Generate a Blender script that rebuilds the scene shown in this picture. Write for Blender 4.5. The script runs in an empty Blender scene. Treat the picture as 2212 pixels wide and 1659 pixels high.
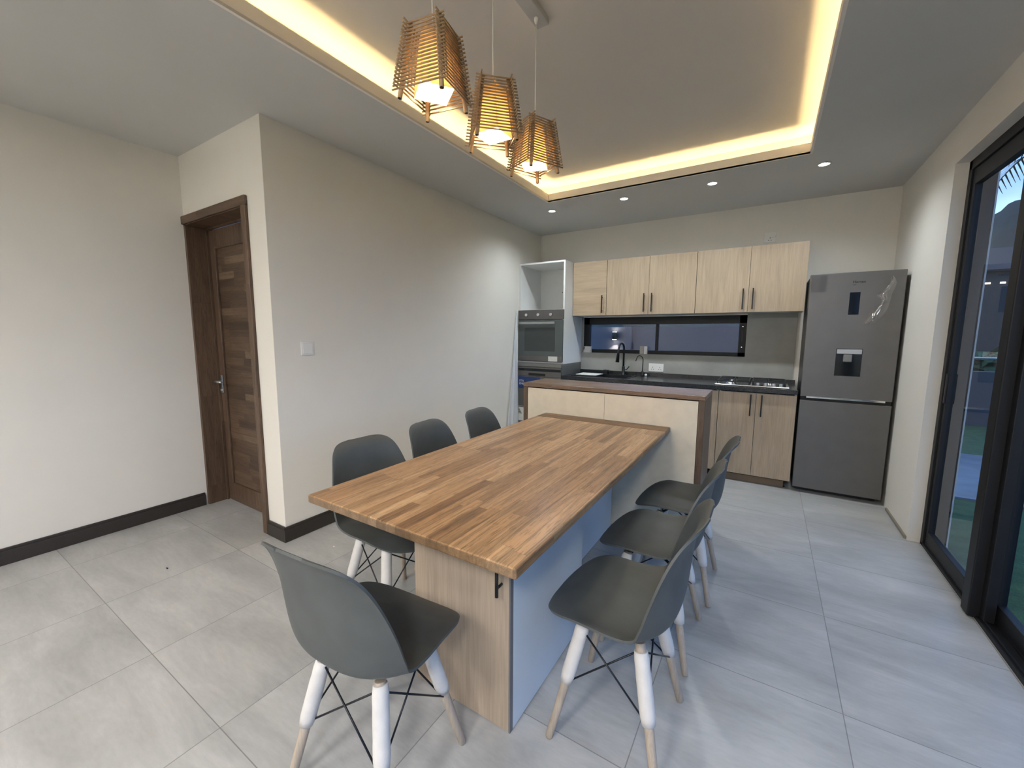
import bpy, bmesh, math, random
from mathutils import Vector, Matrix
random.seed(7)
R = math.radians
S = bpy.context.scene
COL = S.collection

# ---------------------------------------------------------------- camera
cam_d = bpy.data.cameras.new('camera'); cam = bpy.data.objects.new('camera', cam_d); COL.objects.link(cam)
YAW, PITCH, ROLL, FPX = 0.5590, -0.1210, 0.005, 881.1
fw = Vector((-math.sin(YAW)*math.cos(PITCH), math.cos(YAW)*math.cos(PITCH), math.sin(PITCH)))
rt = Vector((math.cos(YAW), math.sin(YAW), 0)); up = rt.cross(fw)
rt2 = rt*math.cos(ROLL) + up*math.sin(ROLL); up2 = -rt*math.sin(ROLL) + up*math.cos(ROLL)
M = Matrix((rt2, up2, -fw)).transposed().to_4x4(); M.translation = Vector((0, 0, 1.321))
cam.matrix_world = M
cam_d.sensor_fit = 'HORIZONTAL'; cam_d.sensor_width = 36; cam_d.lens = 36*FPX/2212; cam_d.clip_start = .02; cam_d.clip_end = 800
S.camera = cam
S.view_settings.view_transform = 'Standard'; S.view_settings.look = 'None'; S.view_settings.gamma = 1
S.view_settings.use_curve_mapping = False
S.view_settings.exposure = 1.15
S.cycles.use_denoising = True
S.cycles.max_bounces = 8; S.cycles.diffuse_bounces = 5; S.cycles.sample_clamp_indirect = 6
S.cycles.caustics_reflective = False; S.cycles.caustics_refractive = False

# ---------------------------------------------------------------- world: blue dusk sky with soft cloud
W = bpy.data.worlds.new('dusk_sky'); S.world = W; W.use_nodes = True
nt = W.node_tree; nt.nodes.clear()
o_ = nt.nodes.new('ShaderNodeOutputWorld'); bg = nt.nodes.new('ShaderNodeBackground')
tc = nt.nodes.new('ShaderNodeTexCoord'); mp = nt.nodes.new('ShaderNodeMapping'); mp.inputs['Scale'].default_value = (2, 2, 6)
nz = nt.nodes.new('ShaderNodeTexNoise'); nz.inputs['Scale'].default_value = 2.2; nz.inputs['Detail'].default_value = 6
cr = nt.nodes.new('ShaderNodeValToRGB'); cr.color_ramp.elements[0].position = .38; cr.color_ramp.elements[1].position = .68
cr.color_ramp.elements[0].color = (.10, .23, .50, 1); cr.color_ramp.elements[1].color = (.34, .52, .80, 1)
nt.links.new(tc.outputs['Generated'], mp.inputs['Vector']); nt.links.new(mp.outputs[0], nz.inputs['Vector'])
nt.links.new(nz.outputs['Fac'], cr.inputs[0]); nt.links.new(cr.outputs[0], bg.inputs['Color']); bg.inputs['Strength'].default_value = 1.3
nt.links.new(bg.outputs[0], o_.inputs['Surface'])

# room lamps: energies used by the lamp builders below
E_DOWN = 22.0        # kitchen downlights
E_FILL_DOWN = 15.0      # unseen fill downlights added behind the camera
E_FILL_OPAL = 28.0        # round fill lamps added behind the viewer
E_BULB = 2.8         # pendant bulbs
E_LED = 26.0         # emission of the cove LED strips
COOL = (.86, .94, 1.0); NEUTRAL = (1.0, .97, .93); WARM = (1.0, .74, .40)

# ---------------------------------------------------------------- measured layout
XL2, XL, XR, XG, XO = -3.62, -2.526, .853, .913, 1.04
YA, YK, YR0, YB = 1.33, 4.704, 3.507, -3.4
H, H2, HEAD = 2.553, 2.72, 2.32
CX0, CX1, CY0, CY1 = -1.841, .151, -.75, 3.567

# ---------------------------------------------------------------- node helpers
class NT:
    def __init__(s, name):
        s.m = bpy.data.materials.new(name); s.m.use_nodes = True; s.t = s.m.node_tree
        s.b = s.t.nodes['Principled BSDF']
    def n(s, k, **kw):
        x = s.t.nodes.new('ShaderNode'+k)
        for a, v in kw.items(): setattr(x, a, v)
        return x
    def l(s, a, b): s.t.links.new(a, b)
    def math(s, op, a, b=None):
        x = s.n('Math', operation=op)
        for i, v in enumerate((a, b)):
            if v is None: continue
            if isinstance(v, (int, float)): x.inputs[i].default_value = v
            else: s.l(v, x.inputs[i])
        return x.outputs[0]
    def coords(s, scale=(1, 1, 1), kind='Object'):
        t = s.n('TexCoord'); m = s.n('Mapping'); m.inputs['Scale'].default_value = scale
        s.l(t.outputs[kind], m.inputs['Vector']); return m.outputs[0]
    def noise(s, vec, scale, detail=4, rough=.55, dist=0):
        x = s.n('TexNoise'); x.inputs['Scale'].default_value = scale; x.inputs['Detail'].default_value = detail
        x.inputs['Roughness'].default_value = rough; x.inputs['Distortion'].default_value = dist
        s.l(vec, x.inputs['Vector']); return x.outputs['Fac']
    def ramp(s, fac, stops):
        x = s.n('ValToRGB'); e = x.color_ramp.elements
        while len(e) < len(stops): e.new(.5)
        for i, (p, c) in enumerate(stops): e[i].position = p; e[i].color = (*c, 1)
        s.l(fac, x.inputs[0]); return x.outputs[0]
    def mix(s, fac, a, b, mode='MIX'):
        x = s.n('Mix', data_type='RGBA', blend_type=mode)
        for sock, v in ((x.inputs['Factor'], fac), (x.inputs[6], a), (x.inputs[7], b)):
            if isinstance(v, (int, float)): sock.default_value = v
            elif isinstance(v, tuple): sock.default_value = (*v, 1)
            else: s.l(v, sock)
        return x.outputs[2]
    def bump(s, h, strength=.2, dist=.01):
        x = s.n('Bump'); x.inputs['Strength'].default_value = strength; x.inputs['Distance'].default_value = dist
        s.l(h, x.inputs['Height']); s.l(x.outputs[0], s.b.inputs['Normal'])

def plain(name, col, rough=.5, metal=0, var=.06, vscale=8, bump=0, **kw):
    k = NT(name); v = k.coords()
    nf = k.noise(v, vscale, 4)
    a = tuple(max(0, c*(1-var)) for c in col); b = tuple(min(1, c*(1+var)) for c in col)
    k.l(k.ramp(nf, [(.3, a), (.7, b)]), k.b.inputs['Base Color'])
    k.b.inputs['Roughness'].default_value = rough; k.b.inputs['Metallic'].default_value = metal
    if bump: k.bump(k.noise(v, vscale*10, 3), bump, .002)
    for a_, v_ in kw.items(): k.b.inputs[a_].default_value = v_
    return k.m

def emit(name, col, strength):
    k = NT(name); k.b.inputs['Base Color'].default_value = (*col, 1)
    k.b.inputs['Emission Color'].default_value = (*col, 1); k.b.inputs['Emission Strength'].default_value = strength
    return k.m

def glass(name, tint=(1, 1, 1), rough=0.0, alpha=.12):
    # thin pane: mostly clear with a mirror-like share (no refraction, so light passes)
    k = NT(name); t = k.t; t.nodes.remove(k.b)
    out = [n for n in t.nodes if n.type == 'OUTPUT_MATERIAL'][0]
    tr = k.n('BsdfTransparent'); tr.inputs[0].default_value = (*tint, 1)
    gl = k.n('BsdfGlossy'); gl.inputs['Roughness'].default_value = rough
    fr = k.n('Fresnel'); fr.inputs['IOR'].default_value = 1.45
    ge = k.n('NewGeometry'); f2 = k.math('MULTIPLY', k.math('ADD', fr.outputs[0], alpha*.1), k.math('SUBTRACT', 1, ge.outputs['Backfacing']))
    mx = k.n('MixShader'); k.l(f2, mx.inputs[0]); k.l(tr.outputs[0], mx.inputs[1]); k.l(gl.outputs[0], mx.inputs[2])
    k.l(mx.outputs[0], out.inputs['Surface']); return k.m

def block_wood(name, across, along, w, L, cols, grain=1.0, rough=.35, seam=.5, off=(0, 0), lo=.5, endgrain_shade=None):
    """finger-jointed staves: strips across one axis, pieces along another"""
    k = NT(name); tcn = k.n('TexCoord'); sp = k.n('SeparateXYZ'); k.l(tcn.outputs['Object'], sp.inputs[0])
    U = k.math('DIVIDE', k.math('ADD', sp.outputs[across], 7.13+off[0]), w); i = k.math('FLOOR', U)
    wn = k.n('TexWhiteNoise', noise_dimensions='1D'); k.l(i, wn.inputs['W'])
    V = k.math('ADD', k.math('DIVIDE', k.math('ADD', sp.outputs[along], 9.4+off[1]), L), k.math('MULTIPLY', wn.outputs['Value'], 5.7)); j = k.math('FLOOR', V)
    cb = k.n('CombineXYZ'); k.l(i, cb.inputs[0]); k.l(j, cb.inputs[1])
    w2 = k.n('TexWhiteNoise', noise_dimensions='2D'); k.l(cb.outputs[0], w2.inputs['Vector'])
    base = k.ramp(w2.outputs['Value'], cols)
    sc = [14, 14, 14]; sc[along] = 1.1; sc[across] = 26
    cv = k.coords(tuple(sc)); ad = k.n('VectorMath', operation='ADD'); k.l(cv, ad.inputs[0])
    sv = k.n('VectorMath', operation='SCALE'); sv.inputs['Scale'].default_value = 13.0
    k.l(w2.outputs['Color'], sv.inputs[0]); k.l(sv.outputs[0], ad.inputs[1])
    g = k.noise(ad.outputs[0], 2.2*grain, 6, .65, .8)
    gr = k.ramp(g, [(.3, (lo, lo, lo)), (.55, (.95, .95, .95)), (.75, (1.12, 1.1, 1.05))])
    sc2 = [60, 60, 60]; sc2[along] = 6
    pores = k.noise(k.coords(tuple(sc2)), 3, 2, .6)
    pr = k.ramp(pores, [(.36, (.55, .5, .45)), (.46, (1, 1, 1))])
    c = k.mix(1, base, gr, 'MULTIPLY'); c = k.mix(.6, c, pr, 'MULTIPLY')
    fu = k.math('FRACT', U); e1 = k.math('LESS_THAN', fu, .0015/w)
    fv = k.math('FRACT', V); e2 = k.math('LESS_THAN', fv, .0015/L)
    e = k.math('MULTIPLY', k.math('MAXIMUM', e1, e2), seam)
    c = k.mix(e, c, tuple(x*.35 for x in cols[0][1]))
    if endgrain_shade:      # stave ends darker: end grain, plus shade on the near edge put into colour
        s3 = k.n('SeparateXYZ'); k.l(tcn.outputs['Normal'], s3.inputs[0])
        c = k.mix(k.math('MULTIPLY', k.math('GREATER_THAN', k.math('ABSOLUTE', s3.outputs[along]), .8), endgrain_shade), c, (.11, .075, .045))
    k.l(c, k.b.inputs['Base Color']); k.b.inputs['Roughness'].default_value = rough
    k.bump(g, .08, .002)
    return k.m

def laminate(name, along, col, rough=.5):
    k = NT(name); sc = [9, 9, 9]; sc[along] = .7
    v = k.coords(tuple(sc)); n1 = k.noise(v, 2.0, 5, .6, .9)
    sc = [60, 60, 60]; sc[along] = 1.6
    n2 = k.noise(k.coords(tuple(sc)), 3.0, 3, .6)
    a = k.ramp(n1, [(.3, tuple(c*.84 for c in col)), (.5, col), (.7, tuple(c*1.08 for c in col))])
    b = k.ramp(n2, [(.3, (.82, .80, .78)), (.6, (1.04, 1.03, 1.02))])
    k.l(k.mix(.8, a, b, 'MULTIPLY'), k.b.inputs['Base Color']); k.b.inputs['Roughness'].default_value = rough
    k.bump(n2, .05, .001); return k.m

def tiles():
    k = NT('floor_tile'); tcn = k.n('TexCoord'); sp = k.n('SeparateXYZ'); k.l(tcn.outputs['Object'], sp.inputs[0])
    U = k.math('DIVIDE', k.math('ADD', sp.outputs[0], -.311+.5965*40), .5965)
    V = k.math('DIVIDE', k.math('ADD', sp.outputs[1], -.519+.5955*40), .5955)
    i = k.math('FLOOR', U); j = k.math('FLOOR', V)
    cb = k.n('CombineXYZ'); k.l(i, cb.inputs[0]); k.l(j, cb.inputs[1])
    wn = k.n('TexWhiteNoise', noise_dimensions='2D'); k.l(cb.outputs[0], wn.inputs['Vector'])
    sv = k.n('VectorMath', operation='SCALE'); sv.inputs['Scale'].default_value = 7.0; k.l(wn.outputs['Color'], sv.inputs[0])
    ad = k.n('VectorMath', operation='ADD'); k.l(k.coords((1.4, 4.6, 3)), ad.inputs[0]); k.l(sv.outputs[0], ad.inputs[1])
    n1 = k.noise(ad.outputs[0], 1.3, 6, .62, .5)
    c = k.ramp(n1, [(.28, (.30, .30, .293)), (.5, (.375, .375, .368)), (.72, (.455, .452, .444))])
    n2 = k.noise(k.coords((6, 22, 6)), 3, 4, .6)
    c = k.mix(.35, c, k.ramp(n2, [(.3, (.78, .78, .78)), (.7, (1.08, 1.08, 1.08))]), 'MULTIPLY')
    gx = k.math('MINIMUM', k.math('FRACT', U), k.math('SUBTRACT', 1, k.math('FRACT', U)))
    gy = k.math('MINIMUM', k.math('FRACT', V), k.math('SUBTRACT', 1, k.math('FRACT', V)))
    e = k.math('LESS_THAN', k.math('MINIMUM', gx, gy), .0027)
    c = k.mix(k.math('MULTIPLY', e, .72), c, (.13, .125, .115))
    k.l(c, k.b.inputs['Base Color'])
    k.l(k.math('ADD', k.math('MULTIPLY', n1, .16), .26), k.b.inputs['Roughness'])
    k.bump(k.math('SUBTRACT', 1, e), .25, .002)
    return k.m

def plaster(name, col, bump=.06):
    k = NT(name); v = k.coords()
    c = k.ramp(k.noise(v, 1.1, 5, .6), [(.3, tuple(x*.955 for x in col)), (.7, tuple(min(1, x*1.02) for x in col))])
    k.l(c, k.b.inputs['Base Color']); k.b.inputs['Roughness'].default_value = .75
    h = k.math('ADD', k.noise(v, 5, 4), k.math('MULTIPLY', k.noise(v, 60, 3), .25)); k.bump(h, bump*2, .01)
    return k.m

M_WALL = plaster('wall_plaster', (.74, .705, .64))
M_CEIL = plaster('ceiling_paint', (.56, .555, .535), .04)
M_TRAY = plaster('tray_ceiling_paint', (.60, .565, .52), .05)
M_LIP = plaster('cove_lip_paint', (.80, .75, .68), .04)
M_FLOOR = tiles()
M_BASE = laminate('dark_skirting_wood', 0, (.030, .024, .020), .45)
OAK = [(0, (.20, .105, .050)), (.14, (.31, .175, .083)), (.45, (.40, .235, .115)), (.8, (.46, .28, .145)), (1, (.53, .345, .19))]
M_TABLE = block_wood('butcher_block_top', 0, 1, .042, .50, OAK, 1.0, .33, lo=.38, endgrain_shade=.6)
M_TABLE_END = block_wood('table_end_strip', 1, 0, .09, .33, [(0, (.17, .085, .036)), (1, (.30, .165, .075))], 1.0, .38)
DARKW = [(0, (.11, .070, .045)), (.5, (.16, .105, .070)), (1, (.22, .15, .105))]
M_BARTOP = block_wood('bar_top_wood', 1, 0, .045, .42, [(0, (.19, .12, .08)), (.5, (.25, .165, .11)), (1, (.32, .22, .15))], 1, .35)
M_BARSIDE = block_wood('bar_side_wood', 1, 2, .045, .40, DARKW, 1, .4)
M_DOORW = block_wood('door_plank_wood', 2, 0, .052, .36, [(0, (.062, .036, .021)), (.4, (.095, .056, .033)), (.8, (.13, .082, .050)), (1, (.20, .14, .09))], 1, .45)
M_FRAMEW = block_wood('door_frame_wood', 0, 2, .06, .7, [(0, (.10, .060, .036)), (1, (.145, .090, .056))], 1, .45)
M_ARCH = block_wood('door_head_wood', 2, 0, .09, .5, [(0, (.10, .060, .036)), (1, (.145, .090, .056))], 1, .45, off=(.04, 0))
M_LAMV = laminate('light_oak_laminate', 2, (.40, .310, .215))
M_LAMH = laminate('light_oak_laminate_horizontal', 0, (.40, .305, .205))
M_LAMB = laminate('island_oak_laminate', 2, (.36, .285, .215))
M_WHITE = plain('white_board', (.70, .70, .68), .45, var=.02)
M_CREAM = plain('cream_board', (.71, .64, .51), .5, var=.05, vscale=14)
M_BLUEW = plain('white_side_board', (.58, .62, .66), .45, var=.02)
M_BLACK = plain('black_metal', (.012, .013, .015), .38, .3)
M_ALU = plain('dark_aluminium', (.0065, .0065, .008), .5, 0, var=.1, **{'Specular IOR Level': .35})
M_STONE = plain('black_granite', (.014, .016, .019), .22, var=.5, vscale=180)
M_SPLASH = plain('grey_cement_board', (.30, .30, .275), .55, var=.13, vscale=3.5)
M_STEEL = plain('brushed_steel', (.46, .46, .45), .32, .9)
M_CHROME = plain('polished_steel', (.80, .80, .80), .14, 1.0, var=.02)
M_INOX = plain('dark_inox', (.15, .145, .14), .42, .75, var=.04)
M_GREYA = plain('grey_appliance', (.20, .20, .19), .42, .5, var=.05)
M_OVENGL = plain('oven_glass', (.085, .100, .096), .14, 0, var=.06)
M_BLKGL = plain('black_glass', (.006, .007, .009), .08)
M_SHELL = plain('dark_grey_plastic', (.062, .068, .068), .52, var=.12, vscale=10, bump=.05)
M_LEG = laminate('pale_beech', 2, (.37, .31, .25), .6)
M_FOAM = plain('white_foam', (.56, .54, .52), .8, var=.05, vscale=30, bump=.25)
M_WIRE = plain('black_wire', (.012, .014, .018), .35, .5)
M_ROD = plain('bamboo_rod', (.36, .24, .13), .5, var=.25, vscale=25)
M_POST = plain('bamboo_post', (.50, .31, .15), .5, var=.15, vscale=20)
M_PLASTIC = plain('white_plastic', (.74, .73, .70), .4, var=.02)
M_HOLE = plain('dark_slot', (.01, .01, .01), .7)
M_CORD = plain('white_cord', (.78, .76, .72), .5)
M_NAVY = plain('blue_sticker', (.012, .04, .15), .4)
M_PAPER = plain('label_paper', (.62, .62, .58), .6)
M_PINE = laminate('rough_pine', 0, (.17, .12, .075), .7)
M_FILM = glass('clear_film', (.90, .90, .91), .3, .5)
M_GLASS = glass('window_glass', (.90, .92, .95), 0, .12)

# ---------------------------------------------------------------- mesh builder
class MB:
    def __init__(s): s.bm = bmesh.new()
    def box(s, x0, x1, y0, y1, z0, z1, bev=0, seg=2):
        r = bmesh.ops.create_cube(s.bm, size=1)
        bmesh.ops.scale(s.bm, vec=(abs(x1-x0), abs(y1-y0), abs(z1-z0)), verts=r['verts'])
        bmesh.ops.translate(s.bm, vec=((x0+x1)/2, (y0+y1)/2, (z0+z1)/2), verts=r['verts'])
        if bev:
            ed = {e for v in r['verts'] for e in v.link_edges}
            bmesh.ops.bevel(s.bm, geom=list(ed), offset=bev, segments=seg, affect='EDGES', profile=.5)
        return s
    def cyl(s, a, b, r0, r1=None, n=16, cap=True):
        a = Vector(a); b = Vector(b); r1 = r0 if r1 is None else r1
        q = (b-a).to_track_quat('Z', 'Y'); A = []; B = []
        for i in range(n):
            t = 2*math.pi*i/n; d = q @ Vector((math.cos(t), math.sin(t), 0))
            A.append(s.bm.verts.new(a+d*r0)); B.append(s.bm.verts.new(b+d*r1))
        for i in range(n):
            f = s.bm.faces.new((A[i], A[(i+1) % n], B[(i+1) % n], B[i])); f.smooth = True
        if cap:
            s.bm.faces.new(A[::-1]); s.bm.faces.new(B)
        return s
    def tube(s, pts, r, n=10):
        pts = [Vector(p) for p in pts]; rings = []
        rr = r if isinstance(r, (list, tuple)) else [r]*len(pts)
        ref = Vector((0, 0, 1))
        for i, p in enumerate(pts):
            t = (pts[min(i+1, len(pts)-1)]-pts[max(i-1, 0)]).normalized()
            if abs(t.dot(ref)) > .95: ref = Vector((1, 0, 0)) if abs(t.x) < .8 else Vector((0, 1, 0))
            u = t.cross(ref).normalized(); v = t.cross(u)
            ref = v if abs(t.dot(v)) < .9 else ref
            if rings:
                # keep frames aligned
                u0 = prev_u - t*prev_u.dot(t)
                if u0.length > 1e-4: u = u0.normalized(); v = t.cross(u)
            prev_u = u
            rings.append([s.bm.verts.new(p+(u*math.cos(2*math.pi*k/n)+v*math.sin(2*math.pi*k/n))*rr[i]) for k in range(n)])
        for a, b in zip(rings, rings[1:]):
            for k in range(n):
                f = s.bm.faces.new((a[k], a[(k+1) % n], b[(k+1) % n], b[k])); f.smooth = True
        s.bm.faces.new(rings[0][::-1]); s.bm.faces.new(rings[-1]); return s
    def lathe(s, c, prof, n=24):
        c = Vector(c); rings = []
        for (r, z) in prof:
            rings.append([s.bm.verts.new(c+Vector((r*math.cos(2*math.pi*k/n), r*math.sin(2*math.pi*k/n), z))) for k in range(n)])
        for a, b in zip(rings, rings[1:]):
            for k in range(n):
                f = s.bm.faces.new((a[k], a[(k+1) % n], b[(k+1) % n], b[k])); f.smooth = True
        s.bm.faces.new(rings[0][::-1]); s.bm.faces.new(rings[-1]); return s
    def grid(s, rows, smooth=True, closed=False):
        vs = [[s.bm.verts.new(p) for p in r] for r in rows]
        for a, b in zip(vs, vs[1:]):
            n = len(a)
            for k in range(n if closed else n-1):
                f = s.bm.faces.new((a[k], a[(k+1) % n], b[(k+1) % n], b[k])); f.smooth = smooth
        return s
    def quad(s, *p):
        s.bm.faces.new([s.bm.verts.new(q) for q in p]); return s
    def build(s, name, mat, parent=None, at=None):
        bmesh.ops.recalc_face_normals(s.bm, faces=s.bm.faces)
        at = Vector(at) if at is not None else (Vector(parent['_o']) if parent is not None else Vector((0, 0, 0)))
        bmesh.ops.translate(s.bm, vec=-at, verts=s.bm.verts)
        me = bpy.data.meshes.new(name); s.bm.to_mesh(me); s.bm.free()
        me.materials.append(mat); o = bpy.data.objects.new(name, me); COL.objects.link(o)
        if parent is not None: o.parent = parent; o['_o'] = list(at)
        else: o.location = at
        return o

def box(name, mat, parent, *a, bev=0, at=None, seg=2): return MB().box(*a, bev=bev, seg=seg).build(name, mat, parent, at)
def struct(name, mb, mat, parent=None):
    o = mb.build(name, mat, parent); 
    if parent is None: o['kind'] = 'structure'; o['_o'] = [0, 0, 0]
    return o
def tag(o, label, cat, group=None):
    o['label'] = label; o['category'] = cat
    if group: o['group'] = group
    return o
def thing(name, label, cat, loc, group=None):
    o = bpy.data.objects.new(name, None); COL.objects.link(o); o.location = loc; o.empty_display_size = .1
    o['_o'] = list(loc); return tag(o, label, cat, group)
def text(name, body, size, mat, parent, loc, rot, extrude=.0004, spacing=1, bold=0):
    cu = bpy.data.curves.new(name, 'FONT'); cu.body = body; cu.size = size; cu.extrude = extrude; cu.space_character = spacing
    cu.offset = bold; tmp = bpy.data.objects.new(name+'_curve', cu); COL.objects.link(tmp); bpy.context.view_layer.update()
    me = bpy.data.meshes.new_from_object(tmp.evaluated_get(bpy.context.evaluated_depsgraph_get())); me.name = name; bpy.data.objects.remove(tmp)
    me.materials.clear(); me.materials.append(mat); o = bpy.data.objects.new(name, me); COL.objects.link(o); o.parent = parent
    o.location = Vector(loc)-Vector(parent['_o']); o.rotation_euler = rot; return o
FRONT = (R(90), 0, 0)      # text facing -Y

# ================================================================ THE ROOM
struct('floor', MB().box(-3.85, 1.04, YB-.2, YK+.2, -.12, 0), M_FLOOR)
struct('wall_left', MB().box(XL2-.2, XL2, YB, YA, 0, 2.8), M_WALL)
# wall holding the brown door, and the long wall that starts at its corner
struct('wall_door', MB().box(XL2-.2, -2.76, YA, YA+.19, 2.12, 2.8).box(-2.76, XL-.002, YA, YA+.19, 0, 2.8), M_WALL)
struct('wall_centre', MB().box(XL-.19, XL, YA+.0005, YK, 0, 2.8), M_WALL)
WX0, WX1, WZ0, WZ1 = -1.925, -.194, 1.108, 1.525
struct('wall_kitchen', MB().box(XL-.19, WX0, YK, YK+.2, 0, 2.8).box(WX1, XO, YK, YK+.2, 0, 2.8)
       .box(WX0, WX1, YK, YK+.2, 0, WZ0).box(WX0, WX1, YK, YK+.2, WZ1, 2.8), M_WALL)
struct('wall_right', MB().box(XR, XO, YR0, YK, 0, 2.8).box(XR, XO, YB, YR0, HEAD, 2.8), M_WALL)
struct('wall_back', MB().box(XL2-.2, XO, YB-.2, YB, 0, 2.8), M_WALL)
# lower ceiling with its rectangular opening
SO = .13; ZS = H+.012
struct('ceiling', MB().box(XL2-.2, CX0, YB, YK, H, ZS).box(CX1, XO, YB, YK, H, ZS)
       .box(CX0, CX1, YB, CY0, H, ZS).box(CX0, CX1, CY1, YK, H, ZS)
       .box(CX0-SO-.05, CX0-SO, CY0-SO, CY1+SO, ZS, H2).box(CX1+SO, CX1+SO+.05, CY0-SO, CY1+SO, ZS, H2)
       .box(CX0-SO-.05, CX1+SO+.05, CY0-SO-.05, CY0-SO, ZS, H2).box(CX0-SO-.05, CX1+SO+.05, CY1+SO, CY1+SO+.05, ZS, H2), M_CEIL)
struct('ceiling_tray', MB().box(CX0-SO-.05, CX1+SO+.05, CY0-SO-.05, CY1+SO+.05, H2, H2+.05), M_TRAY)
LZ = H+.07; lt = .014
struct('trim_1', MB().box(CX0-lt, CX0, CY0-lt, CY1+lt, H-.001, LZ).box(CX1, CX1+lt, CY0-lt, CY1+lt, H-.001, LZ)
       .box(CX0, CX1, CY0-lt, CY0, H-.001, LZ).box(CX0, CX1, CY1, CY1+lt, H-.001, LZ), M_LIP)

def skirt(name, x0, x1, y0, y1):
    m = MB().box(x0, x1, y0, y1, 0, .082, bev=.002)
    t = .006
    dx = x1-x0; dy = y1-y0
    if dx < dy: m.box(x0, x1-t, y0, y1, .080, .097, bev=.003)
    else: m.box(x0, x1, y0+t, y1, .080, .097, bev=.003)
    return struct(name, m, M_BASE)
skirt('baseboard_left', XL2, XL2+.018, YB, YA-.02)
skirt('baseboard_centre', XL, XL+.018, YA-.018, 4.05)
skirt('baseboard_door', -2.715, XL, YA-.018, YA)
skirt('baseboard_back', XL2, .85, YB, YB+.018)
struct('baseboard_right', MB().box(XR-.012, XR, YR0+.02, 4.05, 0, .02, bev=.002), plain('raw_grout', (.22, .20, .16), .8))

# brown planked door in its frame
dr = thing('door_1', 'brown door of mixed horizontal planks in a deep wooden frame', 'door', (-3.18, 1.5, 0)); dr['kind'] = 'structure'
DX0, DX1, DZ = -3.62, -2.77, 2.085
YD = 1.462
MB().box(DX0, DX0+.028, YA-.004, YA+.185, 0, DZ+.02).box(DX1-.028+.05, DX1+.05, YA-.004, YA+.185, 0, DZ+.02).box(DX0, DX1+.05, YA-.004, YA+.185, DZ, DZ+.03)\
    .box(DX0+.028, DX0+.040, YD-.014, YD, 0, DZ).box(DX1+.01, DX1+.022, YD-.014, YD, 0, DZ).box(DX0+.03, DX1+.02, YD-.014, YD, DZ-.014, DZ).build('door_frame', M_FRAMEW, dr)
MB().box(DX1+.0, DX1+.052, YA-.020, YA-.0005, 0, DZ+.004, bev=.005, seg=3).build('architrave', M_FRAMEW, dr)
MB().box(DX0-.0, DX1+.052, YA-.020, YA-.0005, DZ+.004, 2.145, bev=.006, seg=3).build('architrave', M_ARCH, dr)
lx0, lx1 = DX0+.042, DX1+.012
leaf = MB().box(lx0, lx0+.075, YD, YD+.04, .004, DZ-.016, bev=.003).box(lx1-.075, lx1, YD, YD+.04, .004, DZ-.016, bev=.003)\
    .box(lx0+.07, lx1-.07, YD+.001, YD+.04, .004, .15).box(lx0+.07, lx1-.07, YD+.001, YD+.04, DZ-.15, DZ-.016).build('door_leaf', M_FRAMEW, dr)
MB().box(lx0+.075, lx1-.075, YD+.012, YD+.034, .15, DZ-.15).build('plank_panel', M_DOORW, dr)
m = MB()
for z in (.55, .93, 1.04, 1.32, 1.62): m.box(lx0+.076, lx1-.076, YD+.008, YD+.013, z, z+.012)
m.build('panel_moulding', M_DOORW, dr)
MB().box(lx0+.072, lx0+.082, YD-.003, YD+.012, .15, DZ-.15, bev=.003).build('panel_bead', M_FRAMEW, dr)
hd = MB().box(lx0+.022, lx0+.052, YD-.010, YD, .86, 1.00, bev=.004).build('handle_plate', M_STEEL, dr)
MB().tube([(lx0+.037, YD-.008, .955), (lx0+.037, YD-.05, .955), (lx0+.050, YD-.058, .955), (lx0+.15, YD-.055, .955)], .008).build('lever', M_STEEL, hd)
MB().cyl((lx0+.037, YD-.016, .885), (lx0+.037, YD-.008, .885), .011).build('lock_cylinder', M_STEEL, hd)

# kitchen ribbon window
YW = YK+.030
wn_ = thing('window_1', 'long low black framed kitchen window with two panes', 'window', ((WX0+WX1)/2, YW, WZ0)); wn_['kind'] = 'structure'
MB().box(WX0, WX0+.072, YW, YW+.06, WZ0, WZ1, bev=.002).box(WX1-.068, WX1, YW, YW+.06, WZ0, WZ1, bev=.002)\
    .box(WX0, WX1, YW, YW+.06, WZ1-.082, WZ1, bev=.002).box(WX0, WX1, YW, YW+.06, WZ0, WZ0+.042, bev=.002).build('window_frame', M_ALU, wn_)
MB().box(-1.078, -1.050, YW+.006, YW+.055, WZ0+.04, WZ1-.08, bev=.002).build('mullion', M_ALU, wn_)
MB().box(WX0+.07, -1.078, YW+.03, YW+.036, WZ0+.04, WZ1-.08).build('pane', M_GLASS, wn_)
MB().box(-1.05, WX1-.066, YW+.026, YW+.032, WZ0+.04, WZ1-.08).build('pane', M_GLASS, wn_)
MB().box(WX1-.046, WX1-.032, YW-.006, YW+.002, 1.26, 1.37, bev=.003).build('latch', M_BLACK, wn_)
for z in (1.205, 1.41): MB().cyl((WX1-.036, YW-.003, z), (WX1-.036, YW+.002, z), .005).build('screw', M_CHROME, wn_)

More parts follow.
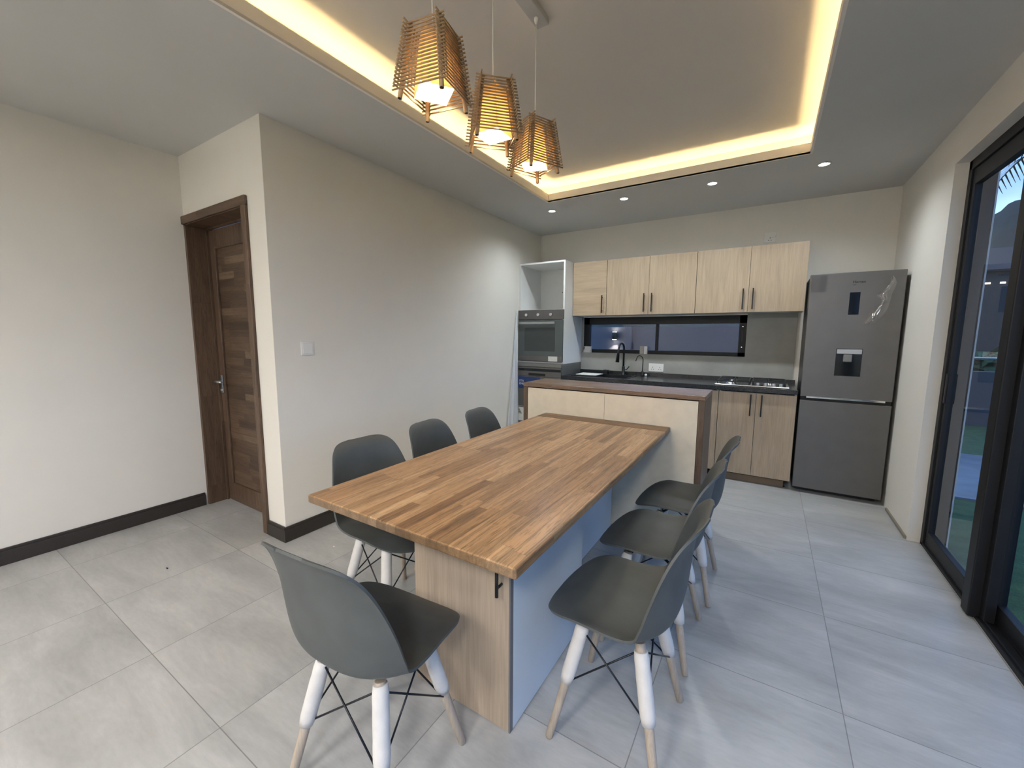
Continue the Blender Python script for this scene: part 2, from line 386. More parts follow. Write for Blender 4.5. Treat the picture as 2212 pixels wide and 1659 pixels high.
# sliding glass doors on the right
gd = thing('door_2', 'tall dark aluminium sliding glass door at the right side', 'glass door', (XG+.05, 2.9, 0)); gd['kind'] = 'structure'
g = MB().box(XG, XO-.02, YR0-.045, YR0, 0, HEAD, bev=.002).box(XG, XO-.02, YB, YR0, HEAD-.055, HEAD, bev=.002).box(XG, XO-.02, YB, YR0, -.01, .018, bev=.002)
g.box(XG+.012, XG+.016, YB, YR0, .018, .030).box(XG+.05, XG+.054, YB, YR0, .018, .030)
g.build('door_frame', M_ALU, gd)
def sash(y0, y1, x, st0, st1):
    f = MB().box(x, x+.036, y1-st1, y1, .02, HEAD-.055, bev=.002).box(x, x+.036, y0, y0+st0, .02, HEAD-.055, bev=.002)\
        .box(x+.001, x+.035, y0+.003, y1-.003, .021, .105, bev=.002).box(x+.001, x+.035, y0+.003, y1-.003, HEAD-.145, HEAD-.056, bev=.002).build('sash', M_ALU, gd)
    MB().box(x+.016, x+.021, y0+st0*.8, y1-st1*.8, .09, HEAD-.13).build('pane', M_GLASS, f)
sash(2.62, YR0-.045, XG+.010, .05, .035)
sash(.75, 2.74, XG+.052, .09, .085)
sash(-1.2, .84, XG+.010, .08, .08)
sash(-3.35, -1.12, XG+.052, .08, .08)
MB().box(XG-.030, XG+.048, 2.665, 2.742, .008, HEAD-.06, bev=.005, seg=3).build('post', M_ALU, gd)
MB().cyl((XG+.030, 2.660, .045), (XG+.030, 2.666, .045), .004).build('screw', M_CHROME, gd)
MB().box(XG+.003, XG+.012, YR0-.075, YR0-.055, .92, 1.10, bev=.003).build('finger_pull', M_BLACK, gd)

# ================================================================ LIGHT FITTINGS
def spot(loc, energy, col, parent, size=150, blend=.9, rot=(0, 0, 0), r=.03):
    d = bpy.data.lights.new('lamp_light', 'SPOT'); d.energy = energy; d.color = col; d.spot_size = R(size); d.spot_blend = blend; d.shadow_soft_size = r
    o = bpy.data.objects.new('lamp_light', d); COL.objects.link(o); o.parent = parent; o.location = Vector(loc)-Vector(parent['_o']); o.rotation_euler = rot; return o
M_DISC = emit('downlight_disc', (.93, .98, 1.0), 14)
M_FILL_DISC = emit('fill_downlight_disc', NEUTRAL, 14)
def downlight(x, y, label, energy, col, disc):
    t = thing('downlight', label, 'ceiling light', (x, y, H), 'round recessed downlights')
    MB().lathe((x, y, H), [(.044, 0), (.044, -.004), (.040, -.007), (.034, -.007), (.032, -.003), (.032, 0)], 28).build('trim_ring', M_CHROME, t)
    MB().cyl((x, y, H-.0045), (x, y, H-.0035), .033, n=28).build('lens', disc, t)
    spot((x, y, H-.012), energy, col, t, 152, 1.0)
    return t
PL = ['nearest the left wall, over the oven end', 'second from the left wall', 'third from the left wall, over the hob side', 'nearest the glass door, above the fridge']
for i, x in enumerate((-1.931, -1.203, -.477, .251)):
    downlight(x, 3.826, 'small round white downlight '+PL[i], E_DOWN, COOL, M_DISC)
k = 0
for y in (-1.15, -2.75):  # unseen downlights added behind the camera to lift the room's brightness
    for x in (-3.0, -1.75, -.1):
        downlight(x, y, 'added unseen fill downlight behind the viewer, %s one of the row %s the table' % ({-3.0: 'left', -1.75: 'middle', -.1: 'right'}[x], 'nearer' if y > -2 else 'farther from'), E_FILL_DOWN, NEUTRAL, M_FILL_DISC)

# round fill lamps, added out of view behind the viewer to brighten the room
M_FILL_OPAL = emit('fill_diffuser', NEUTRAL, 3.0)
for x, y, lab in ((-.75, -1.55, 'added round opal fill lamp in the middle of the room behind the viewer'), (-2.75, -2.6, 'added round opal fill lamp by the left wall behind the viewer'), (.45, -1.3, 'added round opal fill lamp near the glass doors behind the viewer')):
    t = thing('fill_lamp', lab, 'ceiling light', (x, y, H), 'added round opal fill lamps')
    MB().lathe((x, y, H), [(.25, 0), (.25, -.04), (.235, -.045)], 40).build('rim', M_PLASTIC, t)
    MB().cyl((x, y, H-.050), (x, y, H-.046), .23, n=40).build('diffuser', M_FILL_OPAL, t)
    d = bpy.data.lights.new('lamp_light', 'AREA'); d.shape = 'DISK'; d.size = .44; d.energy = E_FILL_OPAL; d.color = NEUTRAL
    o = bpy.data.objects.new('lamp_light', d); COL.objects.link(o); o.parent = t; o.location = (0, 0, -.055)

# warm LED strips hidden behind the lip of the ceiling tray
M_LED = emit('led_tape', (1.0, .74, .36), E_LED)
lz = ZS
for lab, a in (('along the left side', (CX0-.075, CX0-.063, CY0-.06, CY1+.06)), ('along the right side', (CX1+.063, CX1+.075, CY0-.06, CY1+.06)),
               ('along the kitchen end', (CX0-.05, CX1+.05, CY1+.063, CY1+.075)), ('along the end nearest the viewer', (CX0-.05, CX1+.05, CY0-.075, CY0-.063))):
    o = MB().box(a[0], a[1], a[2], a[3], lz, lz+.006).build('led_strip', M_LED)
    o['_o'] = [0, 0, 0]; tag(o, 'warm yellow light strip hidden in the ceiling tray '+lab, 'light strip', 'strips lighting the ceiling tray')

# pendants
cn = thing('pendant_canopy', 'long white ceiling bar holding the three pendant lamps', 'ceiling mount', (-.955, 1.38, H2))
MB().box(-.985, -.925, .94, 1.775, H2-.030, H2, bev=.003).build('bar', plain('grey_painted_bar', (.42, .41, .40), .5), cn)
for y in (1.05, 1.38, 1.71): MB().lathe((-.955, y, H2-.030), [(.009, 0), (.009, -.010), (.004, -.026)], 14).build('cord_grip', M_PLASTIC, cn)
def paper():
    k = NT('white_lamp_paper'); t = k.t; t.nodes.remove(k.b)
    out = [n for n in t.nodes if n.type == 'OUTPUT_MATERIAL'][0]
    d = k.n('BsdfDiffuse'); d.inputs[0].default_value = (.62, .57, .48, 1); tl = k.n('BsdfTranslucent'); tl.inputs[0].default_value = (.98, .74, .40, 1)
    mx = k.n('MixShader'); mx.inputs[0].default_value = .5; k.l(d.outputs[0], mx.inputs[1]); k.l(tl.outputs[0], mx.inputs[2]); k.l(mx.outputs[0], out.inputs['Surface'])
    return k.m
M_PAPERSH = paper(); M_BULB = emit('bulb_glass', (1.0, .90, .70), 5)
def pendant(y, deg, label):
    x, zb, zt = -.955, 2.062, 2.262; a = R(deg)
    t = thing('pendant_lamp', label, 'pendant lamp', (x, y, zb), 'stacked rod pendant lamps over the table')
    def P(u, v, z): return (x+u*math.cos(a)-v*math.sin(a), y+u*math.sin(a)+v*math.cos(a), z)
    hb, ht = .0725, .047
    def hw(z): return hb+(ht-hb)*(z-zb)/(zt-zb)
    m = MB(); n = 18; ov = .019
    for i in range(n):
        z = zb+.006+(zt-zb-.008)*i/(n-1)
        w = hw(z)+.0085; L = hw(z)+.008+ov
        for s in (-1, 1):
            m.cyl(P(-L, s*w, z), P(L, s*w, z), .0028, n=8)
            m.cyl(P(s*w, -L, z+.0055), P(s*w, L, z+.0055), .0028, n=8)
    m.build('rod_lattice', M_ROD, t)
    for sx, sy in ((-1, -1), (1, -1), (1, 1), (-1, 1)):
        z0 = zb-.020
        p = MB().cyl(P(sx*hw(z0), sy*hw(z0), z0), P(sx*hw(zt), sy*hw(zt), zt), .0075, .0065, n=14).build('corner_post', M_POST, t)
        MB().cyl(P(sx*hw(z0), sy*hw(z0), z0-.0006), P(sx*hw(z0), sy*hw(z0), z0+.001), .0058, n=14).build('post_end', M_HOLE, p)
    # square paper sleeve, turned 45 degrees inside the rods
    m = MB(); r0, r1 = .076, .052; rows = []
    for z, r in ((zb+.016, r0), (zt-.016, r1)):
        rows.append([P(r*math.cos(q*math.pi/2), r*math.sin(q*math.pi/2), z) for q in range(4)])
    m.grid(rows, smooth=False, closed=True)
    o = m.build('paper_sleeve', M_PAPERSH, t); sm = o.modifiers.new('thick', 'SOLIDIFY'); sm.thickness = .0012
    MB().box(-.06, .06, -.003, .003, 0, .003).box(-.003, .003, -.06, .06, 0, .003)
    m = MB(); m.cyl(P(-hw(zt), 0, zt-.004), P(hw(zt), 0, zt-.004), .003, n=8).cyl(P(0, -hw(zt), zt-.004), P(0, hw(zt), zt-.004), .003, n=8); m.build('cross_bar', M_POST, t)
    MB().lathe((x, y, zt-.052), [(.013, 0), (.017, .004), (.017, .034), (.012, .050), (.004, .060)], 18).build('lamp_holder', M_PLASTIC, t)
    b = MB().lathe((x, y, zb+.062), [(.002, 0), (.013, .004), (.020, .014), (.023, .028), (.022, .042), (.016, .058), (.012, .072), (.012, .086)], 20).build('bulb', M_BULB, t)
    MB().tube([(x, y, zt), (x, y, H2-.054)], .0022, 8).build('cord', M_CORD, t)
    d = bpy.data.lights.new('bulb_light', 'POINT'); d.energy = E_BULB; d.color = (1, .82, .56); d.shadow_soft_size = .024
    o = bpy.data.objects.new('bulb_light', d); COL.objects.link(o); o.parent = t; o.location = (0, 0, .050)
    return t
pendant(1.05, 10, 'rod pendant lamp hanging nearest the viewer, largest and highest in view')
pendant(1.38, 46, 'middle rod pendant lamp of the row of three over the table')
pendant(1.71, 66, 'rod pendant lamp closest to the kitchen, smallest in view')

# ================================================================ TABLE, BAR
TX0, TX1, TY0, TY1, TZ = -1.371, -.490, .806, 2.672, .745
tb = thing('dining_table', 'long butcher block dining table on a boxed cabinet base', 'table', (-.93, 1.74, 0))
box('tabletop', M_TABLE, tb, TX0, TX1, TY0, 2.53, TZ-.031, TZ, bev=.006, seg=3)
o = box('end_strip', M_TABLE_END, tb, TX0, TX1, 2.53, TY1-.002, TZ-.031, TZ, bev=.005, seg=3); o['label'] = 'darker crosswise strip at the bar end of the top'
BX0, BX1, BY0, BY1 = -1.063, -.641, 1.022, 1.62
ZB = TZ-.0315
nd = box('cabinet_door', M_LAMB, tb, BX0, BX1-.006, BY0, BY0+.018, .004, ZB-.002, bev=.001); nd['label'] = 'light wood panel facing the viewer'
MB().box(BX1-.006, BX1, BY0, BY0+.018, .002, ZB-.002).build('edge_band', plain('grey_edge', (.13, .13, .135), .5), tb)
hh = MB().cyl((-.674, .992, .496), (-.674, .992, .655), .0058, n=14); hh.cyl((-.674, .992, .525), (-.674, BY0, .525), .0045, n=10).cyl((-.674, .992, .626), (-.674, BY0, .626), .0045, n=10)
hh.build('handle', M_BLACK, nd)
s_ = box('side_panel', M_BLUEW, tb, BX1-.018, BX1, BY0+.019, BY1, .004, ZB-.001); s_['label'] = 'white side panel'
s_ = box('side_panel', M_BLUEW, tb, BX0, BX0+.018, BY0+.019, BY1, .004, ZB-.001); s_['label'] = 'white side panel'
box('rear_panel', M_BLUEW, tb, BX0+.018, BX1-.018, BY1-.018, BY1, .004, ZB-.001)
s_ = box('centre_panel', M_BLUEW, tb, -.868, -.848, BY1, 2.66, .002, ZB-.001); s_['label'] = 'white spine panel under the far half'

RX0, RX1, RY0, RY1, ZR = -1.569, -.298, 2.672, 3.030, .957
br = thing('bar_counter', 'raised breakfast bar with dark wood top and cream front', 'bar counter', ((RX0+RX1)/2, 2.85, 0))
box('bar_top', M_BARTOP, br, RX0, RX1, RY0, RY1, ZR-.029, ZR, bev=.003)
box('side_panel', M_BARSIDE, br, RX0+.001, RX0+.036, RY0+.003, RY1-.003, .002, ZR-.0295, bev=.002)
box('side_panel', M_BARSIDE, br, RX1-.037, RX1-.001, RY0+.003, RY1-.003, .002, ZR-.0295, bev=.002)
xm = -.927
box('front_panel', M_CREAM, br, RX0+.038, xm-.001, RY0+.006, RY0+.022, .004, ZR-.036)
box('front_panel', M_CREAM, br, xm+.001, RX1-.039, RY0+.006, RY0+.022, .004, ZR-.036)
box('back_panel', M_WHITE, br, RX0+.036, RX1-.037, RY1-.03, RY1-.014, .08, ZR-.03)
box('shelf', M_WHITE, br, RX0+.036, RX1-.037, RY0+.022, RY1-.03, .46, .478)

# ================================================================ CHAIRS
ST = []; ED = []
for i, u in enumerate((.995, .97, .92, .85, .76, .64, .50, .34, .17)):      # rounded front edge of the seat
    ST.append((.068+.163*u, .404+.040*(1-u**3.2), .213*(1-u**2.5)**(1/2.5))); ED.append((0, .030*(1-u**1.5)))
ST += [(.04, .438, .213), (-.02, .433, .216), (-.08, .432, .218), (-.135, .442, .219), (-.168, .472, .220), (-.183, .52, .220), (-.190, .58, .216),
       (-.196, .65, .204), (-.204, .71, .189), (-.213, .755, .174), (-.223, .782, .158), (-.234, .800, .134), (-.243, .809, .100), (-.248, .812, .052)]
ED += [(.002, .033), (.007, .037), (.018, .042), (.041, .045), (.064, .038), (.072, .021), (.066, .008), (.053, .001), (.039, 0), (.025, 0), (.014, 0), (.006, 0), (.002, 0), (0, 0)]
def shell_mesh():
    m = MB(); rows = []; n = 25
    A = [(*a, *b) for a, b in zip(ST, ED)]
    def cr_(p0, p1, p2, p3, t): return [.5*((2*b)+(c-a)*t+(2*a-5*b+4*c-d)*t*t+(3*b-a-3*c+d)*t**3) for a, b, c, d in zip(p0, p1, p2, p3)]
    fine = []
    for i in range(len(A)-1):
        p0 = A[max(i-1, 0)]; p3 = A[min(i+2, len(A)-1)]
        for q in range(3): fine.append(cr_(p0, A[i], A[i+1], p3, q/3))
    fine.append(list(A[-1]))
    for (y, z, w, ey, ez) in fine:
        r = []
        for i in range(n):
            t = -math.cos(math.pi*i/(n-1)) * .35 + (-1+2*i/(n-1))*.65; a = abs(t)**2.6
            f = max(0, abs(t)-.93)/.07       # rolled rim on the very edge
            r.append((w*t, y+ey*a-.004*f*(1 if z > .5 else 0), z+ez*a-.003*f*(1 if z < .5 else 0)))
        rows.append(r)
    return m.grid(rows)
def make_chair(label, group):
    t = thing('dining_chair', label, 'chair', (0, 0, 0), group)
    sh = shell_mesh().build('seat_shell', M_SHELL, t)
    md = sh.modifiers.new('thick', 'SOLIDIFY'); md.thickness = .007; md.offset = -1
    md = sh.modifiers.new('round', 'BEVEL'); md.width = .002; md.segments = 2; md.limit_method = 'ANGLE'
    md = sh.modifiers.new('smooth', 'SUBSURF'); md.levels = 1; md.render_levels = 1
    foot = {}; top = {}
    for sx in (-1, 1):
        for sy in (1, -1):
            F = Vector((sx*.188, sy*.172, .0)); T = Vector((sx*.108, sy*.088, .405)); foot[sx, sy] = F; top[sx, sy] = T
            P = lambda z: F+(T-F)*(z/.405)
            lg = MB().tube([P(.0005), P(.006), P(.10), P(.20), P(.38), P(.402)], [.0105, .0125, .0135, .0145, .0150, .0150], 16).build('leg', M_LEG, t)
            lo = .195+(.012 if sx > 0 else 0)-(.01 if sy < 0 else 0)
            hi = .395 if not (sx < 0 and sy < 0) else .378
            rng = random.Random(int(sx*3+sy+9)); pts = []; rad = []
            for q in range(9):
                zz = lo+(hi-lo)*q/8; pts.append(P(zz)); rad.append((.0225 if 0 < q < 8 else .0195)+rng.uniform(-.0006, .0006))
            MB().tube(pts, rad, 20).build('foam_sleeve', M_FOAM, lg)
    # black top frame and the crossed wires
    MB().tube([top[-1, 1]+Vector((0, 0, -.015)), Vector((0, .03, .405)), top[1, -1]+Vector((0, 0, -.015))], .0055, 8)\
        .tube([top[1, 1]+Vector((0, 0, -.015)), Vector((0, .03, .399)), top[-1, -1]+Vector((0, 0, -.015))], .0055, 8)\
        .box(-.05, .05, -.035, .065, .404, .420, bev=.003).build('seat_bracket', M_WIRE, t)
    ring = [(-1, 1), (1, 1), (1, -1), (-1, -1)]
    for i in range(4):
        a = ring[i]; b = ring[(i+1) % 4]
        for p, q in ((a, b), (b, a)):
            hi_ = foot[p]+(top[p]-foot[p])*.93; lo_ = foot[q]+(top[q]-foot[q])*.455
            inward = Vector((-(p[0]+q[0])*.004, -(p[1]+q[1])*.004, 0))
            off = inward if p == a else inward*-.6
            w = MB().cyl(hi_+off, lo_+off, .0030, n=8).build('cross_brace', M_WIRE, t)
            MB().lathe(lo_+off+Vector((0, 0, -.006)), [(.002, 0), (.006, .003), (.006, .010), (.002, .013)], 10).build('bolt', M_WIRE, w)
    return t
def children(o): return [c for c in bpy.data.objects if c.parent == o]
def copy_tree(o, parent=None):
    c = o.copy(); COL.objects.link(c); c.parent = parent
    for ch in children(o): copy_tree(ch, c)
    return c
GR = 'dark grey shell chairs around the dining table'
chairs = [(-.356, 1.272, 90, 'dark grey shell chair on the right of the table, nearest of that row'),
          (-.360, 1.776, 90, 'dark grey shell chair in the middle of the row right of the table'),
          (-.338, 2.268, 91, 'dark grey shell chair right of the table, next to the bar'),
          (-1.432, 1.250, -94, 'dark grey shell chair at the table left side, nearest the brown door'),
          (-1.448, 1.745, -84, 'dark grey shell chair behind the table, middle one before the white wall'),
          (-1.444, 2.237, -84, 'dark grey shell chair behind the table, its back smallest, next to the oven'),
          (-.932, .732, 4, 'dark grey shell chair at the near end of the table, seen from its back')]
proto = make_chair(chairs[0][3], GR)
cs = [proto]+[copy_tree(proto) for _ in chairs[1:]]
for o, (x, y, d, lab) in zip(cs, chairs):
    o.location = (x, y, 0); o.rotation_euler = (0, 0, R(d)); o['label'] = lab
# torn foam on one rear leg of the nearest chair
# ================================================================ KITCHEN
ZC, YC = .868, 4.120
def bar_handle(x, y, z0, z1, parent):
    MB().box(x-.0055, x+.0055, y-.030, y-.019, z0, z1, bev=.0015).box(x-.004, x+.004, y-.022, y, z0+.02, z0+.028).box(x-.004, x+.004, y-.022, y, z1-.028, z1-.02).build('handle', M_BLACK, parent)
def base_cab(x0, x1, doors, label):
    t = thing('base_cabinet', label, 'kitchen cabinet', ((x0+x1)/2, 4.4, 0), 'base cabinets under the black worktop')
    y = 4.140
    MB().box(x0+.001, x0+.018, y+.019, 4.68, .075, .825).box(x1-.018, x1-.001, y+.019, 4.68, .075, .825).box(x0+.018, x1-.018, y+.019, 4.68, .075, .093)\
        .box(x0+.018, x1-.018, 4.665, 4.68, .093, .825).box(x0+.018, x1-.018, y+.02, y+.08, .80, .818).build('carcass', M_WHITE, t)
    w = (x1-x0)/doors
    for i in range(doors):
        a = x0+i*w
        d = box('cabinet_door', M_LAMV, t, a+.0015, a+w-.0015, y, y+.018, .075, .817, bev=.001)
        if doors == 2: hx = a+w-.040 if i == 0 else a+.043
        else: hx = a+w-.04
        bar_handle(hx, y, .617, .808, d)
    for fx in (x0+.05, x1-.05):
        for fy in (y+.07, 4.62): MB().lathe((fx, fy, .0), [(.022, .0005), (.022, .006), (.012, .010), (.012, .074)], 14).build('foot', M_BLACK, t)
    return t
base_cab(-1.925, -1.150, 2, 'light oak base cabinet under the sink, mostly hidden by the bar')
base_cab(-1.148, -.357, 2, 'light oak base cabinet right of the sink, one edge showing past the bar')
base_cab(-.355, .234, 2, 'light oak two door base cabinet under the gas hob')
o = box('plinth_board', M_PINE, None, -.30, .19, 4.175, 4.19, .001, .060, at=(-.05, 4.18, 0)); tag(o, 'rough pine board lying under the hob cabinet', 'wooden board')

wt = thing('worktop', 'black granite kitchen worktop with a low back upstand', 'worktop', (-.85, 4.4, .83))
SX0, SX1, SY0, SY1 = -1.84, -1.23, 4.215, 4.56        # sink cut-out
MB().box(-1.936, SX0, YC, 4.690, ZC-.038, ZC, bev=.0015).box(SX1, .236, YC, 4.690, ZC-.038, ZC, bev=.0015).box(SX0, SX1, YC, SY0, ZC-.038, ZC).box(SX0, SX1, SY1, 4.690, ZC-.038, ZC).build('slab', M_STONE, wt)
MB().box(-1.936, .236, 4.672, 4.690, ZC, ZC+.036, bev=.001).build('upstand', M_STONE, wt)

# backsplash boards around the window
struct('trim_2', MB().box(-1.938, .216, 4.691, YK-.0003, ZC+.0, WZ0).box(WX1, .216, 4.691, YK-.0003, WZ0, 1.536).box(-1.938, WX0, 4.691, YK-.0003, WZ0, 1.536), M_SPLASH)

sk = thing('kitchen_sink', 'black inset kitchen sink with a ribbed drainer on its left', 'sink', ((SX0+SX1)/2, 4.39, ZC))
z = ZC
b = MB()
b.box(SX0-.012, SX1+.012, SY0-.012, SY0+.006, z, z+.004, bev=.001).box(SX0-.012, SX1+.012, SY1-.006, SY1+.012, z, z+.004, bev=.001).box(SX0-.012, SX0+.006, SY0, SY1, z, z+.004).box(SX1-.006, SX1+.012, SY0, SY1, z, z+.004).build('rim', M_BLACK, sk)
xa = -1.60
MB().box(xa, SX1-.002, SY0+.002, SY1-.002, z-.19, z-.186).box(xa, xa+.004, SY0+.002, SY1-.002, z-.188, z+.002).box(SX1-.006, SX1-.002, SY0+.002, SY1-.002, z-.188, z).box(xa, SX1-.002, SY0+.002, SY0+.006, z-.188, z).box(xa, SX1-.002, SY1-.006, SY1-.002, z-.188, z).build('bowl', M_BLACK, sk)
m = MB().box(SX0+.004, xa, SY0+.002, SY1-.002, z-.006, z-.002)
for i in range(6): m.box(SX0+.03+i*.032, SX0+.040+i*.032, SY0+.03, SY1-.03, z-.002, z+.001)
m.build('drainer', M_BLACK, sk)
o = MB().box(-1.83, -1.585, 4.285, 4.50, z+.0045, z+.013, bev=.003).build('plastic_tray', M_PLASTIC, None, at=(-1.70, 4.39, z+.0045)); tag(o, 'thin white tray lying on the left of the sink', 'tray')

fc = thing('kitchen_faucet', 'tall black gooseneck faucet with a pull-down spray head', 'faucet', (-1.385, 4.605, ZC))
pts = [(-1.385, 4.605, ZC+.02), (-1.385, 4.605, ZC+.30)]
for i in range(1, 11):
    a = math.pi*i/10; pts.append((-1.385+.0*i, 4.605-.055*(1-math.cos(a)), ZC+.30+.060*math.sin(a)))
pts = [(p[0]-.22*(4.605-p[1]), p[1], p[2]) for p in pts]
MB().tube(pts, .0105, 14).build('spout', M_BLACK, fc)
e = pts[-1]
MB().tube([e, (e[0]-.004, e[1], e[2]-.03), (e[0]-.012, e[1]-.004, e[2]-.15)], [.011, .012, .021], 16).build('spray_head', M_BLACK, fc)
MB().lathe((-1.385, 4.605, ZC), [(.027, 0), (.027, .006), (.017, .012), (.017, .09), (.013, .10)], 20).build('body', M_BLACK, fc)
MB().tube([(-1.37, 4.605, ZC+.06), (-1.345, 4.60, ZC+.065), (-1.315, 4.585, ZC+.10)], .0055, 10).build('lever', M_BLACK, fc)
sf = thing('filter_tap', 'slim black drinking water tap beside the faucet', 'tap', (-1.170, 4.605, ZC))
pts = [(-1.170, 4.605, ZC+.02), (-1.168, 4.605, ZC+.18)]+[(-1.168-.032*(1-math.cos(math.pi*i/8)), 4.600-.01*i/8, ZC+.18+.036*math.sin(math.pi*i/8)+.018*i/8) for i in range(1, 9)]
pts.append((pts[-1][0]-.012, pts[-1][1], pts[-1][2]-.035))
MB().tube(pts, .0045, 10).build('spout', M_BLACK, sf)
MB().lathe((-1.170, 4.605, ZC), [(.018, 0), (.018, .012), (.012, .018), (.012, .05), (.006, .055)], 16).build('body', M_BLACK, sf)
MB().tube([(-1.175, 4.60, ZC+.035), (-1.235, 4.575, ZC+.036)], .006, 10).build('lever', M_BLACK, sf)
o = thing('drain_lever', 'small black control knob with lever left of the faucet', 'knob', (-1.56, 4.605, ZC))
MB().lathe((-1.56, 4.605, ZC), [(.013, 0), (.013, .045), (.010, .05)], 14).build('knob', M_BLACK, o)
MB().tube([(-1.56, 4.605, ZC+.045), (-1.60, 4.60, ZC+.048), (-1.635, 4.595, ZC+.038)], .004, 8).build('lever', M_BLACK, o)
o = MB().lathe((-1.130, 4.60, ZC), [(.014, 0), (.014, .018), (.011, .024), (.004, .028)], 16).build('tap_cap', M_PLASTIC, None, at=(-1.130, 4.60, ZC)); tag(o, 'small white cap standing on the worktop right of the taps', 'cap')

# gas hob
hb = thing('gas_hob', 'four burner steel gas hob with black pan supports', 'hob', (-.11, 4.39, ZC))
z = ZC
MB().box(-.400, .178, 4.165, 4.640, z, z+.014, bev=.006, seg=3).build('tray', M_CHROME, hb)
BR = [(-.265, 4.30, .040), (-.265, 4.52, .032), (.045, 4.52, .036), (-.03, 4.40, .028)]
BR = [(-.27, 4.29, .043), (-.27, 4.515, .034), (.035, 4.515, .034), (.035, 4.345, .026)]
for bx, by, r in BR:
    q = MB().lathe((bx, by, z+.013), [(r*1.25, 0), (r*1.25, .003), (r, .005), (r, .013), (r*.95, .015)], 24).build('burner', M_CHROME, hb)
    MB().lathe((bx, by, z+.0285), [(r*.82, 0), (r*.82, .005), (r*.72, .007)], 24).build('burner_cap', M_BLACK, q)
for gx0, gx1 in ((-.375, -.125), (-.100, .150)):
    m = MB(); zt_ = z+.050; y0, y1 = (4.195, 4.62); y0 = 4.195 if gx0 < -.2 else 4.285
    for yy in (y0, (y0+y1)/2, y1): m.box(gx0, gx1, yy-.005, yy+.005, zt_-.014, zt_-.003)
    for xx in (gx0, gx1): m.box(xx-.005, xx+.005, y0, y1, zt_-.014, zt_-.003)
    for xx, yy in ((gx0, y0), (gx1, y0), (gx0, y1), (gx1, y1), (gx0, (y0+y1)/2), (gx1, (y0+y1)/2)): m.box(xx-.005, xx+.005, yy-.005, yy+.005, z+.012, zt_-.004)
    cx = (gx0+gx1)/2
    for cy in ((y0*.72+y1*.28), (y0*.27+y1*.73)):
        for dx, dy in ((1, 0), (-1, 0), (0, 1), (0, -1)):
            xe = cx+dx*(gx1-gx0)/2; ye = cy+dy*(y1-y0)*.25
            m.box(min(cx+dx*.022, xe)-.0045*(dy != 0), max(cx+dx*.022, xe)+.0045*(dy != 0), min(cy+dy*.022, ye)-.0045*(dx != 0), max(cy+dy*.022, ye)+.0045*(dx != 0), zt_-.010, zt_)
    m.build('pan_support', M_BLACK, hb)
for kx in (-.055, .004, .062, .119): MB().lathe((kx, 4.222, z+.013), [(.017, 0), (.016, .020), (.013, .023)], 18).build('knob', M_STEEL, hb)

# wall cabinets
def wall_cab(x0, x1, doors, mats, label):
    t = thing('wall_cabinet', label, 'kitchen cabinet', ((x0+x1)/2, 4.55, 1.536), 'wall cabinets over the kitchen window')
    MB().box(x0+.001, x1-.001, 4.423, YK-.001, 1.537, 2.127).build('carcass', M_WHITE, t)
    xs = doors
    for i in range(len(xs)-1):
        d = box('cabinet_door', mats, t, xs[i]+.0015, xs[i+1]-.0015, 4.404, 4.422, 1.536, 2.128, bev=.001)
        single = len(xs) == 2
        hx = xs[i+1]-.043 if (single or i == 0) else xs[i]+.036
        bar_handle(hx, 4.404, 1.562, 1.752, d)
    return t
wall_cab(-1.937, -1.542, [-1.937, -1.542], M_LAMH, 'narrow single door wall cabinet with horizontal grain, next to the oven tower')
wall_cab(-1.540, -.640, [-1.540, -1.090, -.640], M_LAMV, 'light oak double door wall cabinet in the middle of the row')
wall_cab(-.638, .243, [-.638, -.188, .243], M_LAMV, 'light oak double door wall cabinet nearest the fridge')

# oven tower
tc_ = thing('oven_housing', 'tall white oven housing with an open niche on top', 'kitchen cabinet', (-2.23, 4.44, .99))
x0, x1, y0 = -2.524, -1.940, 4.191
MB().box(x0, x0+.018, y0, YK-.002, .992, 2.134).box(x1-.018, x1, y0, YK-.002, .992, 2.134).box(x0+.018, x1-.018, y0, YK-.002, 2.116, 2.134).box(x0+.018, x1-.018, y0+.004, YK-.002, .992, 1.006)\
    .box(x0+.018, x1-.018, y0+.02, YK-.002, 1.592, 1.606).box(x0+.018, x1-.018, YK-.018, YK-.002, 1.006, 2.116).build('carcass', M_WHITE, tc_)
MB().cyl((-2.20, YK-.0185, 1.84), (-2.20, YK-.0178, 1.84), .006).build('screw_hole', M_HOLE, tc_)
ov = thing('built_in_oven', 'built-in oven with steel control panel and three knobs', 'oven', (-2.23, 4.4, 1.0065))
MB().box(x0+.02, x1-.02, y0+.003, 4.66, 1.0065, 1.5915).build('body', M_GREYA, ov)
MB().box(x0+.001, x1-.001, y0-.024, y0-.001, 1.492, 1.600, bev=.003).build('control_panel', M_INOX, ov)
for kx in (-2.408, -2.252, -2.092):
    MB().cyl((kx, y0-.024, 1.545), (kx, y0-.046, 1.545), .019, .016, 20).build('knob', M_CHROME, ov)
od = MB().box(x0+.004, x1-.006, y0-.026, y0-.001, 1.014, 1.484, bev=.003).build('oven_door', M_OVENGL, ov)
MB().box(x0+.09, x1-.10, y0-.0275, y0-.0258, 1.13, 1.40).build('inner_window', plain('oven_inner_glass', (.045, .055, .053), .1), od)
MB().box(x0+.022, x1-.10, y0-.050, y0-.036, 1.440, 1.466, bev=.004).box(x0+.05, x0+.07, y0-.038, y0-.025, 1.446, 1.460).box(x1-.14, x1-.12, y0-.038, y0-.025, 1.446, 1.460).build('handle', M_STEEL, od)
MB().box(x0+.012, x1-.014, y0-.0285, y0-.0258, 1.018, 1.074).build('steel_band', M_INOX, od)
MB().box(-2.118, -2.005, y0-.0320, y0-.0292, 1.018, 1.075).build('label_sticker', M_PAPER, ov)['label'] = 'crumpled silver-white sticker on the door'

